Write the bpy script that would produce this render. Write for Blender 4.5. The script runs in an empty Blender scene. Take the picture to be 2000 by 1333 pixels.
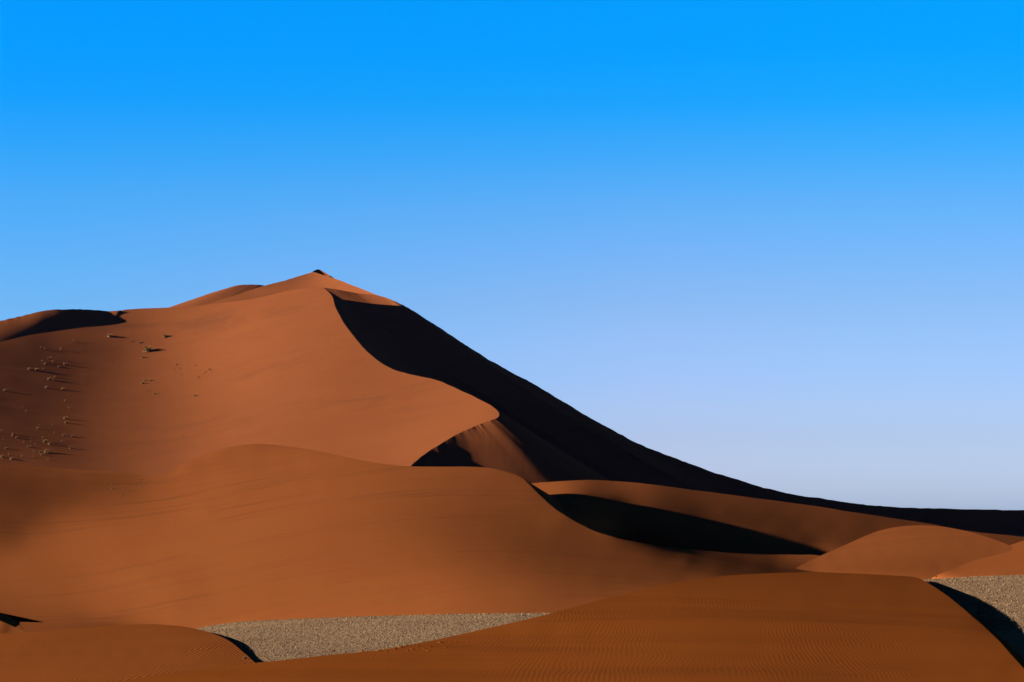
import bpy, math, random
import numpy as np
from mathutils import Vector
from mathutils.bvhtree import BVHTree

random.seed(7)
rng = np.random.default_rng(11)
S = bpy.context.scene
COL = S.collection
R = math.radians

# ------------------------------------------------------------------ camera
LENS, SW = 85.0, 36.0
F = 2000 * LENS / SW                       # focal length in photo pixels
HORIZON = 1010.0
PITCH = math.atan((HORIZON - 666.5) / F)
cd = bpy.data.cameras.new('camera'); cam = bpy.data.objects.new('camera', cd); COL.objects.link(cam)
cd.lens = LENS; cd.sensor_width = SW; cd.clip_start = 1.0; cd.clip_end = 60000
cam.location = (0, 0, 0); cam.rotation_euler = (math.pi / 2 + PITCH, 0, 0)
S.camera = cam
cp, sp = math.cos(PITCH), math.sin(PITCH)
PLAIN = -9.3                               # level of the gravel plain below the eye

def ray(px, py):
    u = (np.asarray(px, float) - 1000) / F; v = -(np.asarray(py, float) - 666.5) / F
    return u, cp - v * sp, sp + v * cp     # x, y, z
def world(px, py, D):
    x, y, z = ray(px, py); k = D / y
    return np.stack([x * k, y * k + 0 * x, z * k + 0 * x], -1)
def plain_depth(py, level=PLAIN):
    x, y, z = ray(1000.0, py)
    return level * y / z

# ------------------------------------------------------------------ maths helpers
def smooth(pts, n=12):
    """Catmull-Rom through the points (any dimension)."""
    P = np.asarray(pts, float)
    if len(P) < 3: return P
    Q = np.vstack([2 * P[0] - P[1], P, 2 * P[-1] - P[-2]])
    out = []
    for i in range(1, len(Q) - 2):
        p0, p1, p2, p3 = Q[i - 1], Q[i], Q[i + 1], Q[i + 2]
        d1 = max(np.linalg.norm((p1 - p0)[:2]), 1e-6) ** .5
        d2 = max(np.linalg.norm((p2 - p1)[:2]), 1e-6) ** .5
        d3 = max(np.linalg.norm((p3 - p2)[:2]), 1e-6) ** .5
        m1 = ((p1 - p0) / d1 - (p2 - p0) / (d1 + d2) + (p2 - p1) / d2) * d2
        m2 = ((p2 - p1) / d2 - (p3 - p1) / (d2 + d3) + (p3 - p2) / d3) * d2
        for k in range(n):
            t = k / n
            out.append((2 * t**3 - 3 * t**2 + 1) * p1 + (t**3 - 2 * t**2 + t) * m1 + (-2 * t**3 + 3 * t**2) * p2 + (t**3 - t**2) * m2)
    out.append(P[-1])
    return np.array(out)
def resample(pts, n, bias=None):
    P = np.asarray(pts, float)
    s = np.r_[0, np.cumsum(np.linalg.norm(np.diff(P[:, :2], axis=0), axis=1))]
    t = np.linspace(0, 1, n) * s[-1]
    return np.stack([np.interp(t, s, P[:, k]) for k in range(P.shape[1])], -1)
def rough(c, amp, n=None, seed=1, scale=9.0):
    """small wind-worn irregularities along a crest, in pixels of the far dune (metres once unprojected)"""
    r = np.random.default_rng(seed)
    c = np.array(c, float)
    s = np.r_[0, np.cumsum(np.linalg.norm(np.diff(c[:, :2], axis=0), axis=1))]
    off = np.zeros(len(c))
    for k, a in ((1, .45), (2.3, .35), (.37, .5)):
        m = int(s[-1] / scale * k) + 4
        off += a * np.interp(s, np.linspace(0, s[-1], m), r.normal(0, 1, m))
    env = np.minimum(1, np.minimum(s, s[-1] - s) / 20)
    c[:, 1] += amp * off * env
    return c

class Depth:
    """smooth inverse-depth surface through scattered (px, py, D)"""
    def __init__(self, pts, lam=0.0):
        P = np.asarray(pts, float); self.X = P[:, :2] / 500; self.y = 1000 / P[:, 2]
        n = len(P); r = np.linalg.norm(self.X[:, None] - self.X[None], axis=-1)
        A = np.zeros((n + 3, n + 3)); A[:n, :n] = r**3 + lam * np.eye(n)
        A[:n, n] = 1; A[:n, n + 1:] = self.X; A[n:, :n] = A[:n, n:].T
        self.w = np.linalg.solve(A, np.r_[self.y, 0, 0, 0])
    def __call__(self, px, py):
        q = np.stack([np.asarray(px, float), np.asarray(py, float)], -1) / 500
        sh = q.shape[:-1]; q = q.reshape(-1, 2); out = np.empty(len(q)); n = len(self.X)
        for a in range(0, len(q), 20000):
            b = q[a:a + 20000]
            r = np.linalg.norm(b[:, None] - self.X[None], axis=-1)
            out[a:a + 20000] = (r**3) @ self.w[:n] + self.w[n] + b @ self.w[n + 1:]
        return (1000 / out).reshape(sh)

def coons(T, B, L, Rr, nu, nv):
    T, B = resample(T, nu)[:, :2], resample(B, nu)[:, :2]
    L, Rr = resample(L, nv)[:, :2], resample(Rr, nv)[:, :2]
    u = np.linspace(0, 1, nu)[None, :, None]; v = np.linspace(0, 1, nv)[:, None, None]
    P = (1 - v) * T[None] + v * B[None] + (1 - u) * L[:, None] + u * Rr[:, None]
    P -= (1 - u) * (1 - v) * T[0] + u * (1 - v) * T[-1] + (1 - u) * v * B[0] + u * v * B[-1]
    return P
def sheet(P, depth):
    return world(P[..., 0], P[..., 1], depth(P[..., 0], P[..., 1]))
def slip(C3, ang, slope, zfoot, nv=40, curve=0.0, base=None):
    """face falling away from a crest (n,3) in plan direction ang (degrees, 0 = +x, -90 = to the camera);
    base: the same crest without its small irregularities, which die out below the lip"""
    if base is not None:
        d = C3 - base
        P = slip(base, ang, slope, zfoot, nv, curve)
        k = np.exp(-np.linspace(0, 1, nv) * 26) - np.exp(-26.0)
        return P + d[None] * k[:, None, None]
    n = len(C3)
    a = np.radians(np.interp(np.linspace(0, 1, n), np.linspace(0, 1, len(ang)), ang))
    w_ = max(1, n // (2 * len(ang))); kk = np.hanning(2 * w_ + 3)[1:-1]; kk /= kk.sum()
    a = np.convolve(np.pad(a, w_, mode='edge'), kk, mode='valid')
    h = np.maximum(C3[:, 2] - zfoot, .02)
    sl = np.interp(np.linspace(0, 1, n), np.linspace(0, 1, len(slope)), slope) if hasattr(slope, '__len__') else np.full(n, slope)
    run = h / sl
    v = np.linspace(0, 1, nv)[:, None]
    P = np.empty((nv, n, 3))
    P[..., 0] = C3[:, 0] + np.cos(a) * run * v * (1 + curve)
    P[..., 1] = C3[:, 1] + np.sin(a) * run * v * (1 + curve)
    P[..., 2] = C3[:, 2] - h * (v * (1 + curve) - curve * v * v)
    return P
def curve3(c, depth=None, n=400):
    c = resample(c, n)
    D = depth(c[:, 0], c[:, 1]) if depth else c[:, 2]
    return world(c[:, 0], c[:, 1], D)

def build(name, grids, mat, label, cat, kind='structure', group=None):
    """one mesh from several point grids (nv, nu, 3); UV = plan position in metres"""
    V, Fc, off = [], [], 0
    for g in grids:
        nv, nu = g.shape[:2]
        V.append(g.reshape(-1, 3))
        i = np.arange(nv * nu).reshape(nv, nu) + off
        q = np.stack([i[:-1, :-1], i[1:, :-1], i[1:, 1:], i[:-1, 1:]], -1).reshape(-1, 4)
        Fc.append(q); off += nv * nu
    V = np.concatenate(V); Fc = np.concatenate(Fc)
    me = bpy.data.meshes.new(name)
    me.vertices.add(len(V)); me.vertices.foreach_set('co', V.astype(np.float32).ravel())
    me.loops.add(Fc.size); me.loops.foreach_set('vertex_index', Fc.astype(np.int32).ravel())
    me.polygons.add(len(Fc)); me.polygons.foreach_set('loop_start', np.arange(0, Fc.size, 4, dtype=np.int32))
    me.polygons.foreach_set('use_smooth', np.ones(len(Fc), bool))
    me.update(calc_edges=True); me.validate()
    # make every face look up
    n = np.empty(len(me.polygons) * 3, np.float32); me.polygons.foreach_get('normal', n)
    if (n[2::3] < 0).mean() > 0:
        import bmesh
        bm = bmesh.new(); bm.from_mesh(me)
        for f in bm.faces:
            if f.normal.z < 0: f.normal_flip()
        bm.to_mesh(me); bm.free()
    me.materials.append(mat)
    o = bpy.data.objects.new(name, me); COL.objects.link(o)
    o['label'] = label; o['category'] = cat
    if kind: o['kind'] = kind
    if group: o['group'] = group
    return o

# ------------------------------------------------------------------ materials
def new_mat(name):
    m = bpy.data.materials.new(name); m.use_nodes = True
    nt = m.node_tree; b = nt.nodes['Principled BSDF']
    b.inputs['Roughness'].default_value = 1.0; b.inputs['Specular IOR Level'].default_value = 0.0
    return m, nt, b
def N(nt, t, **k):
    n = nt.nodes.new(t)
    for a, v in k.items():
        if a.startswith('i_'): n.inputs[a[2:].replace('_', ' ')].default_value = v
        else: setattr(n, a, v)
    return n
def mathn(nt, op, a, b=None, c=None):
    n = nt.nodes.new('ShaderNodeMath'); n.operation = op
    for i, s in enumerate((a, b, c)):
        if s is None: continue
        if isinstance(s, (int, float)): n.inputs[i].default_value = s
        else: nt.links.new(s, n.inputs[i])
    return n.outputs[0]
def mapping(nt, src, rot=(0, 0, 0), scale=(1, 1, 1), loc=(0, 0, 0)):
    m = N(nt, 'ShaderNodeMapping'); nt.links.new(src, m.inputs[0])
    m.inputs['Rotation'].default_value = rot; m.inputs['Scale'].default_value = scale; m.inputs['Location'].default_value = loc
    return m.outputs[0]
def noise(nt, src, scale, detail=3, rough=.5, dist=0):
    n = N(nt, 'ShaderNodeTexNoise'); nt.links.new(src, n.inputs['Vector'])
    n.inputs['Scale'].default_value = scale; n.inputs['Detail'].default_value = detail
    n.inputs['Roughness'].default_value = rough; n.inputs['Distortion'].default_value = dist
    return n.outputs['Fac']
def maprange(nt, src, a, b, c, d):
    n = N(nt, 'ShaderNodeMapRange', interpolation_type='SMOOTHSTEP'); nt.links.new(src, n.inputs[0])
    for i, v in enumerate((a, b, c, d)): n.inputs[i + 1].default_value = v
    return n.outputs[0]
def mixc(nt, fac, a, b):
    n = N(nt, 'ShaderNodeMix', data_type='RGBA')
    if isinstance(fac, float): n.inputs[0].default_value = fac
    else: nt.links.new(fac, n.inputs[0])
    for i, s in ((6, a), (7, b)):
        if isinstance(s, tuple): n.inputs[i].default_value = (*s, 1)
        else: nt.links.new(s, n.inputs[i])
    return n.outputs[2]

def sand(name, col, dark, streak_rot=0.0, streak=(.02, .15), patch=.35, grain=2.0, relief=(12.0, .25), ripple=None, furrow=None):
    """wind-blown sand: base colour with dark heavy-mineral streaks, broad relief, ripples (metres)"""
    m, nt, b = new_mat(name)
    pos = N(nt, 'ShaderNodeNewGeometry').outputs['Position']
    # streaks of dark mineral grains drawn out by the wind
    sm = mapping(nt, pos, (0, 0, streak_rot), (streak[0], streak[1], .1))
    a = noise(nt, sm, 1.0, 6, .62, .6)
    a2 = noise(nt, mapping(nt, pos, (0, 0, streak_rot), (streak[0] * .25, streak[1] * .2, .02), (3, 7, 1)), 1.0, 3, .5, .4)
    f = mathn(nt, 'MULTIPLY', maprange(nt, a, .42, .72, 0, 1), maprange(nt, a2, .45, .68, .15, 1))
    f = mathn(nt, 'MULTIPLY', f, patch)
    g = noise(nt, pos, grain, 4, .7)
    c = mixc(nt, f, col, dark)
    c = mixc(nt, maprange(nt, g, .3, .7, 0, .22), c, tuple(v * 1.25 for v in col))
    nt.links.new(c, b.inputs['Base Color'])
    # bump chain
    last = None
    def bump(h, dist, strength=1.0):
        nonlocal last
        n = N(nt, 'ShaderNodeBump'); n.inputs['Strength'].default_value = strength; n.inputs['Distance'].default_value = dist
        nt.links.new(h, n.inputs['Height'])
        if last is not None: nt.links.new(last, n.inputs['Normal'])
        last = n.outputs[0]
    L, A = relief
    bump(noise(nt, mapping(nt, pos, (0, 0, streak_rot), (1 / L / 2.2, 1 / L, 1 / L)), 1.0, 3, .45, .3), A)
    if furrow:                                   # grooves running down a steep face
        wl, amp, rot, zs = furrow
        fm = mapping(nt, pos, (0, 0, rot), (1 / wl, 1 / (wl * 9), zs))
        fn = noise(nt, fm, 1.0, 4, .6)
        nrm = N(nt, 'ShaderNodeNewGeometry').outputs['True Normal']
        sx = N(nt, 'ShaderNodeSeparateXYZ'); nt.links.new(nrm, sx.inputs[0])
        steep = maprange(nt, sx.outputs[2], .90, .86, 0, 1)
        bump(mathn(nt, 'MULTIPLY', fn, steep), amp)
    if ripple:
        for (wl, amp, rot, warp, wscale) in ripple:
            base = mapping(nt, pos, (0, 0, rot), (1, 1, 1))
            sx = N(nt, 'ShaderNodeSeparateXYZ'); nt.links.new(base, sx.inputs[0])
            w1 = noise(nt, mapping(nt, base, (0, 0, 0), (1 / wscale, 1 / (wscale * 3.0), .2)), 1.0, 2, .5)
            w2 = noise(nt, mapping(nt, base, (0, 0, 0), (1 / (wscale * .3), 1 / (wscale * 1.1), .2)), 1.0, 2, .5)
            ph = mathn(nt, 'ADD', sx.outputs[0], mathn(nt, 'ADD', mathn(nt, 'MULTIPLY', w1, warp), mathn(nt, 'MULTIPLY', w2, warp * .22)))
            ph = mathn(nt, 'MULTIPLY', ph, 2 * math.pi / wl)
            h = mathn(nt, 'SINE', ph)
            h = mathn(nt, 'POWER', mathn(nt, 'MULTIPLY_ADD', h, .5, .5), 1.3)
            amt = noise(nt, mapping(nt, base, (0, 0, .4), (1 / 9, 1 / 26, .1)), 1.0, 3, .55)
            h = mathn(nt, 'MULTIPLY', h, maprange(nt, amt, .36, .62, .12, 1))
            bump(h, amp)
    nt.links.new(last, b.inputs['Normal'])
    return m

SAND_FAR = (.575, .169, .055); DARK_FAR = (.25, .095, .05)
SAND_MID = (.595, .168, .045); DARK_MID = (.24, .085, .035)
SAND_NEAR = (.62, .158, .027); DARK_NEAR = (.26, .07, .018)
m_far = sand('far_dune_sand', SAND_FAR, DARK_FAR, R(20), (.012, .04), .5, .3, (60, 2.0), furrow=(2.2, .05, R(-12), .02))
m_mid = sand('middle_dune_sand', SAND_MID, DARK_MID, R(-24), (.045, .26), .6, 1.0, (22, .35), ripple=[(.4, .004, R(12), 2.5, 14)])
m_low = sand('low_dune_sand', SAND_MID, DARK_MID, R(-10), (.02, .12), .25, 1.0, (18, .15))
m_near = sand('near_dune_sand', SAND_NEAR, DARK_NEAR, R(30), (.03, .10), .4, 3.0, (9, .12), ripple=[(.27, .0034, R(4), 1.6, 6.0)])
m_left = sand('rippled_dune_sand', (.56, .15, .033), DARK_NEAR, R(30), (.03, .10), .3, 3.0, (9, .08), ripple=[(.30, .026, R(5), 1.5, 5.0)])

# gravel plain
m_grav, nt, b = new_mat('gravel_ground')
pos = N(nt, 'ShaderNodeNewGeometry').outputs['Position']
g1 = noise(nt, mapping(nt, pos, (0, 0, 0), (3.5, .8, 3)), 1.0, 5, .75)
g2 = noise(nt, mapping(nt, pos, (0, 0, .3), (.05, .02, .1)), 1.0, 5, .6)
c = mixc(nt, maprange(nt, g1, .35, .65, 0, 1), (.58, .35, .20), (.93, .58, .32))
c = mixc(nt, maprange(nt, g2, .45, .65, 0, .6), c, (.50, .30, .17))
nt.links.new(c, b.inputs['Base Color'])
bp = N(nt, 'ShaderNodeBump'); bp.inputs['Distance'].default_value = .15; bp.inputs['Strength'].default_value = .8
nt.links.new(g1, bp.inputs['Height']); nt.links.new(bp.outputs[0], b.inputs['Normal'])

# ================================================================== far great dune
dA = Depth([(388, 532, 1497.91), (461, 532, 1491.28), (534, 532, 1473.25), (608, 532, 1453.51), (681, 532, 1444.40), (94, 582, 1487.10), (167, 582, 1489.83), (241, 582, 1490.07), (314, 582, 1483.42), (388, 582, 1473.94), (461, 582, 1457.98), (534, 582, 1438.05), (608, 582, 1418.09), (681, 582, 1400.55), (755, 582, 1392.39), (-273, 632, 1407.76), (-200, 632, 1422.31), (-126, 632, 1433.48), (-53, 632, 1445.37), (21, 632, 1448.98), (94, 632, 1453.51), (167, 632, 1457.92), (241, 632, 1459.98), (314, 632, 1455.86), (388, 632, 1443.17), (461, 632, 1423.51), (534, 632, 1399.79), (608, 632, 1376.27), (681, 632, 1355.05), (755, 632, 1334.72), (-420, 682, 1332.43), (-347, 682, 1325.17), (-273, 682, 1334.87), (-200, 682, 1350.91), (-126, 682, 1367.45), (-53, 682, 1383.44), (21, 682, 1397.70), (94, 682, 1410.37), (167, 682, 1419.31), (241, 682, 1423.79), (314, 682, 1419.87), (388, 682, 1405.44), (461, 682, 1380.36), (534, 682, 1350.13), (608, 682, 1322.26), (681, 682, 1298.69), (755, 682, 1278.24), (828, 682, 1256.12), (902, 682, 1234.29), (-420, 732, 1255.07), (-347, 732, 1252.06), (-273, 732, 1264.99), (-200, 732, 1282.08), (-126, 732, 1299.98), (-53, 732, 1318.03), (21, 732, 1334.77), (94, 732, 1350.76), (167, 732, 1364.36), (241, 732, 1371.35), (314, 732, 1367.72), (388, 732, 1350.83), (461, 732, 1321.26), (534, 732, 1288.10), (608, 732, 1258.64), (681, 732, 1235.59), (755, 732, 1214.59), (828, 732, 1190.93), (902, 732, 1163.85), (975, 732, 1137.16), (-347, 782, 1184.39), (-273, 782, 1196.24), (-200, 782, 1212.17), (-126, 782, 1229.73), (-53, 782, 1247.93), (21, 782, 1266.16), (94, 782, 1282.61), (167, 782, 1296.35), (241, 782, 1302.48), (314, 782, 1298.57), (388, 782, 1281.93), (461, 782, 1253.38), (534, 782, 1220.71), (608, 782, 1192.91), (681, 782, 1169.56), (755, 782, 1147.57), (828, 782, 1122.23), (902, 782, 1090.62), (975, 782, 1058.77), (-347, 831, 1124.18), (-273, 831, 1133.85), (-200, 831, 1147.29), (-126, 831, 1162.69), (-53, 831, 1179.04), (21, 831, 1195.01), (94, 831, 1210.83), (167, 831, 1223.57), (241, 831, 1228.43), (314, 831, 1224.33), (388, 831, 1208.00), (461, 831, 1180.95), (534, 831, 1152.51), (608, 831, 1126.98), (681, 831, 1104.28), (755, 831, 1080.52), (828, 831, 1052.24), (902, 831, 1020.93), (975, 831, 995.51), (-347, 881, 1074.88), (-273, 881, 1082.54), (-200, 881, 1093.21), (-126, 881, 1105.26), (-53, 881, 1117.20), (21, 881, 1129.85), (94, 881, 1140.91), (167, 881, 1151.59), (241, 881, 1155.70), (314, 881, 1150.67), (388, 881, 1135.28), (461, 881, 1111.03), (534, 881, 1083.94), (608, 881, 1060.10), (681, 881, 1037.70), (755, 881, 1013.68), (828, 881, 987.46), (902, 881, 962.36), (975, 881, 948.21), (-420, 931, 1036.69), (-347, 931, 1036.16), (-273, 931, 1040.77), (-200, 931, 1048.84), (-126, 931, 1056.79), (-53, 931, 1064.89), (21, 931, 1071.52), (94, 931, 1077.96), (167, 931, 1084.61), (241, 931, 1087.99), (314, 931, 1082.62), (388, 931, 1067.23), (461, 931, 1042.21), (534, 931, 1021.94), (608, 931, 999.42), (681, 931, 974.00), (755, 931, 955.58), (828, 931, 935.15), (902, 931, 914.95), (167, 981, 1022.00), (241, 981, 1025.86), (314, 981, 1021.05), (388, 981, 1001.88)])
topA = smooth([(-420, 705), (-200, 684), (-80, 674), (0, 668), (60, 652), (105, 641), (145, 634), (200, 630), (222, 627), (230, 619), (236, 608), (262, 604), (330, 601), (400, 596), (500, 583), (560, 569), (600, 563), (632, 562)])
crestS = smooth([(632, 562), (648, 578), (655, 600), (668, 625), (690, 656), (720, 690), (760, 718), (800, 731), (850, 742), (900, 763), (940, 782), (962, 794), (974, 806), (974, 814), (962, 820), (940, 828), (900, 845), (860, 868), (830, 887), (802, 911), (785, 930)])
crestS0 = crestS; crestS = rough(crestS, .55, seed=3)
botA = smooth([(-420, 985), (-200, 975), (0, 970), (310, 975), (500, 960), (700, 945), (785, 930)])
leftA = np.array([(-420, 705), (-420, 985)])
PA = coons(topA, botA, leftA, crestS, 420, 420)
def crestD(c): return c
silL0 = smooth([(-420, 690, 1420), (-200, 654, 1428), (-100, 640, 1438), (0, 627, 1448), (40, 618, 1454.5), (85, 607, 1458.5), (130, 604.5, 1460.5), (150, 604.5, 1463), (165, 605, 1466), (190, 606.5, 1471), (212, 608, 1474), (240, 606.5, 1472)]); silL = rough(silL0, .6, seed=5)
footL = np.array([p for p in topA if p[0] <= 236.5])
qx = np.linspace(-418, 236.2, 420)
s_top = world(qx, np.interp(qx, silL[:, 0], silL[:, 1]), np.interp(qx, silL[:, 0], silL[:, 2]))
s_top0 = world(qx, np.interp(qx, silL0[:, 0], silL0[:, 1]), np.interp(qx, silL0[:, 0], silL0[:, 2]))
fy_ = np.interp(qx, footL[:, 0], footL[:, 1]); s_bot = world(qx, fy_, dA(qx, fy_))
v = np.linspace(0, 1, 30)[:, None, None]
SL = s_top0[None] * (1 - v) + s_bot[None] * v + (s_top - s_top0)[None] * np.exp(-v * 9) * (1 - v)
C3S = curve3(crestS, dA, 700)
slipS = slip(C3S, [-10, -8, 0, 0, 4, 6, 6, 4, 0, -5, -24, -52, -68, -77, -74, -50, -40], [.62] * 12 + [.6, .58, .58, .6, .62], -9.5, 90, base=curve3(crestS0, dA, 700))
silA3 = smooth([(632, 562, 1445), (665, 568, 1443), (700, 573, 1441), (740, 578, 1436), (770, 588, 1430), (800, 603, 1428), (850, 635, 1424), (900, 668, 1420), (950, 700, 1416), (1000, 728, 1412), (1050, 755, 1409), (1100, 785, 1406),
    (1150, 815, 1403), (1200, 842, 1400), (1250, 868, 1396), (1300, 888, 1392), (1350, 907, 1388), (1400, 925, 1384), (1450, 940, 1380), (1500, 955, 1376), (1550, 966, 1372), (1600, 973, 1368), (1650, 981, 1364), (1700, 987, 1360),
    (1750, 991, 1356), (1850, 994.5, 1350), (2000, 996.5, 1340), (2300, 999, 1320), (2700, 1003, 1300)])
silA30 = silA3; silA3 = rough(silA3, .75, seed=8)
C3A3 = curve3(silA3, None, 1400)
faceA3 = slip(C3A3, [-36, -38, -41, -45, -50, -57, -65, -72, -80, -85], [.6, .6, .55, .48, .4, .32, .24, .18, .15], -9.6, 120, .15, base=curve3(silA30, None, 1400))
backA3 = slip(C3A3, [70, 70, 80, 85, 90], .4, -9.6, 30)
T3 = curve3(np.array([p for p in topA if p[0] >= 236]), dA, 300)
backA = slip(T3, [110, 100, 90], .45, 40, 30)
sideA = slip(curve3(leftA, dA, 80), [180, 180], .3, -9.6, 20)
backSL = slip(s_top, [95, 95, 90, 70, 60], .5, -9.6, 30)
great = build('sand_dune', [sheet(PA, dA), SL, slipS, faceA3, backA3, backA, backSL, sideA], m_far,
    'tallest orange dune with a winding knife-edge crest and a black shaded right flank', 'sand dune')

# summit pyramid behind the shoulder
dP = Depth([(345, 604, 1560), (400, 596, 1566), (450, 580, 1575), (515, 559, 1588), (560, 547, 1594), (612, 532, 1600), (650, 543, 1560), (700, 562, 1500), (768, 588, 1440),
    (610, 570, 1545), (500, 592, 1550), (650, 580, 1508), (420, 610, 1540), (700, 590, 1472), (606, 552, 1572), (768, 602, 1436)], 1e-4)
topP = rough(smooth([(330, 607), (380, 600), (400, 596), (450, 580), (515, 559), (560, 547), (600, 535), (612, 531.5)]), .35, seed=12)
topP2 = rough(smooth([(612, 531.5), (632, 538), (650, 543), (700, 562), (735, 576), (768, 588)]), .3, seed=13)
topP = np.vstack([topP, topP2[1:]])
botP = smooth([(330, 640), (500, 625), (640, 600), (700, 600), (768, 603)])
PP = coons(topP, botP, np.array([(330, 607), (330, 640)]), np.array([(768, 588), (768, 603)]), 320, 60)
peak = smooth([(596, 541, 1606), (612, 530.5, 1607), (622, 526.5, 1608), (634, 532, 1604), (650, 542, 1596), (664, 550, 1588)], 6)
PK = curve3(rough(peak, .3, seed=14), None, 60)
TP = curve3(topP, dP, 300)
summit = build('sand_dune', [sheet(PP, dP), slip(TP, [95, 95, 90, 90, 90], .5, 60, 20), slip(PK, [5, 5], .62, 130, 14), slip(PK, [100, 80], .5, 60, 14)], m_far,
    'pointed summit pyramid rising behind the great dune shoulder, small black tip', 'sand dune')
hump = rough(smooth([(300, 612, 1760), (345, 600, 1760), (370, 590, 1762), (400, 577, 1765), (440, 564, 1768), (465, 558, 1770), (490, 556, 1772), (515, 558, 1774), (560, 564, 1776), (640, 600, 1780), (700, 640, 1780)]), .3, seed=15)
H3 = curve3(hump, None, 200)
build('sand_dune', [slip(H3, [-150, -150, -140, -105, -100, -95, -90], .36, 40, 40), slip(H3, [90, 90], .4, 40, 20)], m_far,
    'small bright orange hump peeking over the skyline left of the summit', 'sand dune')

# ================================================================== low dune behind the middle dune
dC = Depth([(1047, 921, 896.04), (1121, 921, 788.67), (1195, 921, 832.70), (1268, 921, 850.27), (1342, 921, 924.26), (900, 947, 691.22), (1047, 947, 607.83), (1121, 947, 558.78), (1195, 947, 592.64), (1268, 947, 620.66), (1342, 947, 672.56), (1416, 947, 728.89), (1489, 947, 787.14), (1563, 947, 857.37), (900, 973, 541.31), (1047, 973, 472.45), (1121, 973, 449.58), (1195, 973, 482.61), (1268, 973, 511.06), (1342, 973, 546.26), (1416, 973, 585.85), (1489, 973, 626.64), (1563, 973, 672.61), (1637, 973, 713.63), (1711, 973, 761.24), (1784, 973, 836.74), (900, 999, 453.17), (1121, 999, 399.32), (1195, 999, 436.47), (1268, 999, 456.97), (1342, 999, 478.04), (1416, 999, 503.93), (1489, 999, 532.17), (1563, 999, 563.89), (1637, 999, 594.09), (1711, 999, 628.42), (1784, 999, 672.17), (1858, 999, 720.27), (1932, 999, 759.99), (1195, 1026, 422.27), (1268, 1026, 433.61), (1342, 1026, 443.17), (1416, 1026, 457.58), (1489, 1026, 474.58), (1563, 1026, 496.06), (1637, 1026, 517.87), (1711, 1026, 542.90), (1784, 1026, 570.44), (1858, 1026, 600.36), (1932, 1026, 629.25), (2005, 1026, 657.52), (2079, 1026, 689.59), (2153, 1026, 727.56), (1195, 1052, 422.38), (1342, 1052, 428.88), (1416, 1052, 433.30), (1489, 1052, 439.29), (1563, 1052, 453.35), (1637, 1052, 467.55), (1711, 1052, 484.86), (1784, 1052, 503.72), (1858, 1052, 523.60), (1932, 1052, 544.25), (2005, 1052, 566.20), (2079, 1052, 590.32), (2153, 1052, 617.99), (2226, 1052, 650.16), (2300, 1052, 685.27), (1342, 1078, 427.58), (1416, 1078, 422.42), (1489, 1078, 419.71), (1563, 1078, 430.00), (1637, 1078, 434.61), (1711, 1078, 444.43), (1784, 1078, 457.96), (1858, 1078, 472.24), (1932, 1078, 486.75), (2005, 1078, 502.61), (2079, 1078, 520.54), (2153, 1078, 540.78), (2226, 1078, 563.66), (2300, 1078, 588.25), (1563, 1104, 418.23), (1637, 1104, 413.69), (1711, 1104, 415.34), (1784, 1104, 425.79), (1858, 1104, 436.79), (1932, 1104, 446.22), (2005, 1104, 456.68), (2079, 1104, 469.36), (2153, 1104, 484.12), (2226, 1104, 500.38), (2300, 1104, 517.60), (2005, 1130, 422.20), (2153, 1130, 441.27), (2226, 1130, 452.20), (2300, 1130, 464.13)])
topC = rough(smooth([(900, 962), (1000, 949), (1040, 944), (1100, 940), (1150, 938), (1200, 940), (1250, 944), (1350, 957), (1450, 970), (1550, 983), (1600, 990), (1700, 1006), (1800, 1021), (1890, 1037), (2000, 1049), (2150, 1062), (2300, 1075)]), .3, seed=21)
botC = smooth([(900, 1130), (1500, 1140), (2300, 1150)])
PC = coons(topC, botC, np.array([(900, 962), (900, 1130)]), np.array([(2300, 1075), (2300, 1150)]), 500, 160)
TC = curve3(topC, dC, 400)
build('sand_dune', [sheet(PC, dC), slip(TC, [90, 90], .3, -9.6, 20)], m_low,
    'long low brown dune half in black shadow at the foot of the great dune', 'sand dune')

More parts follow.
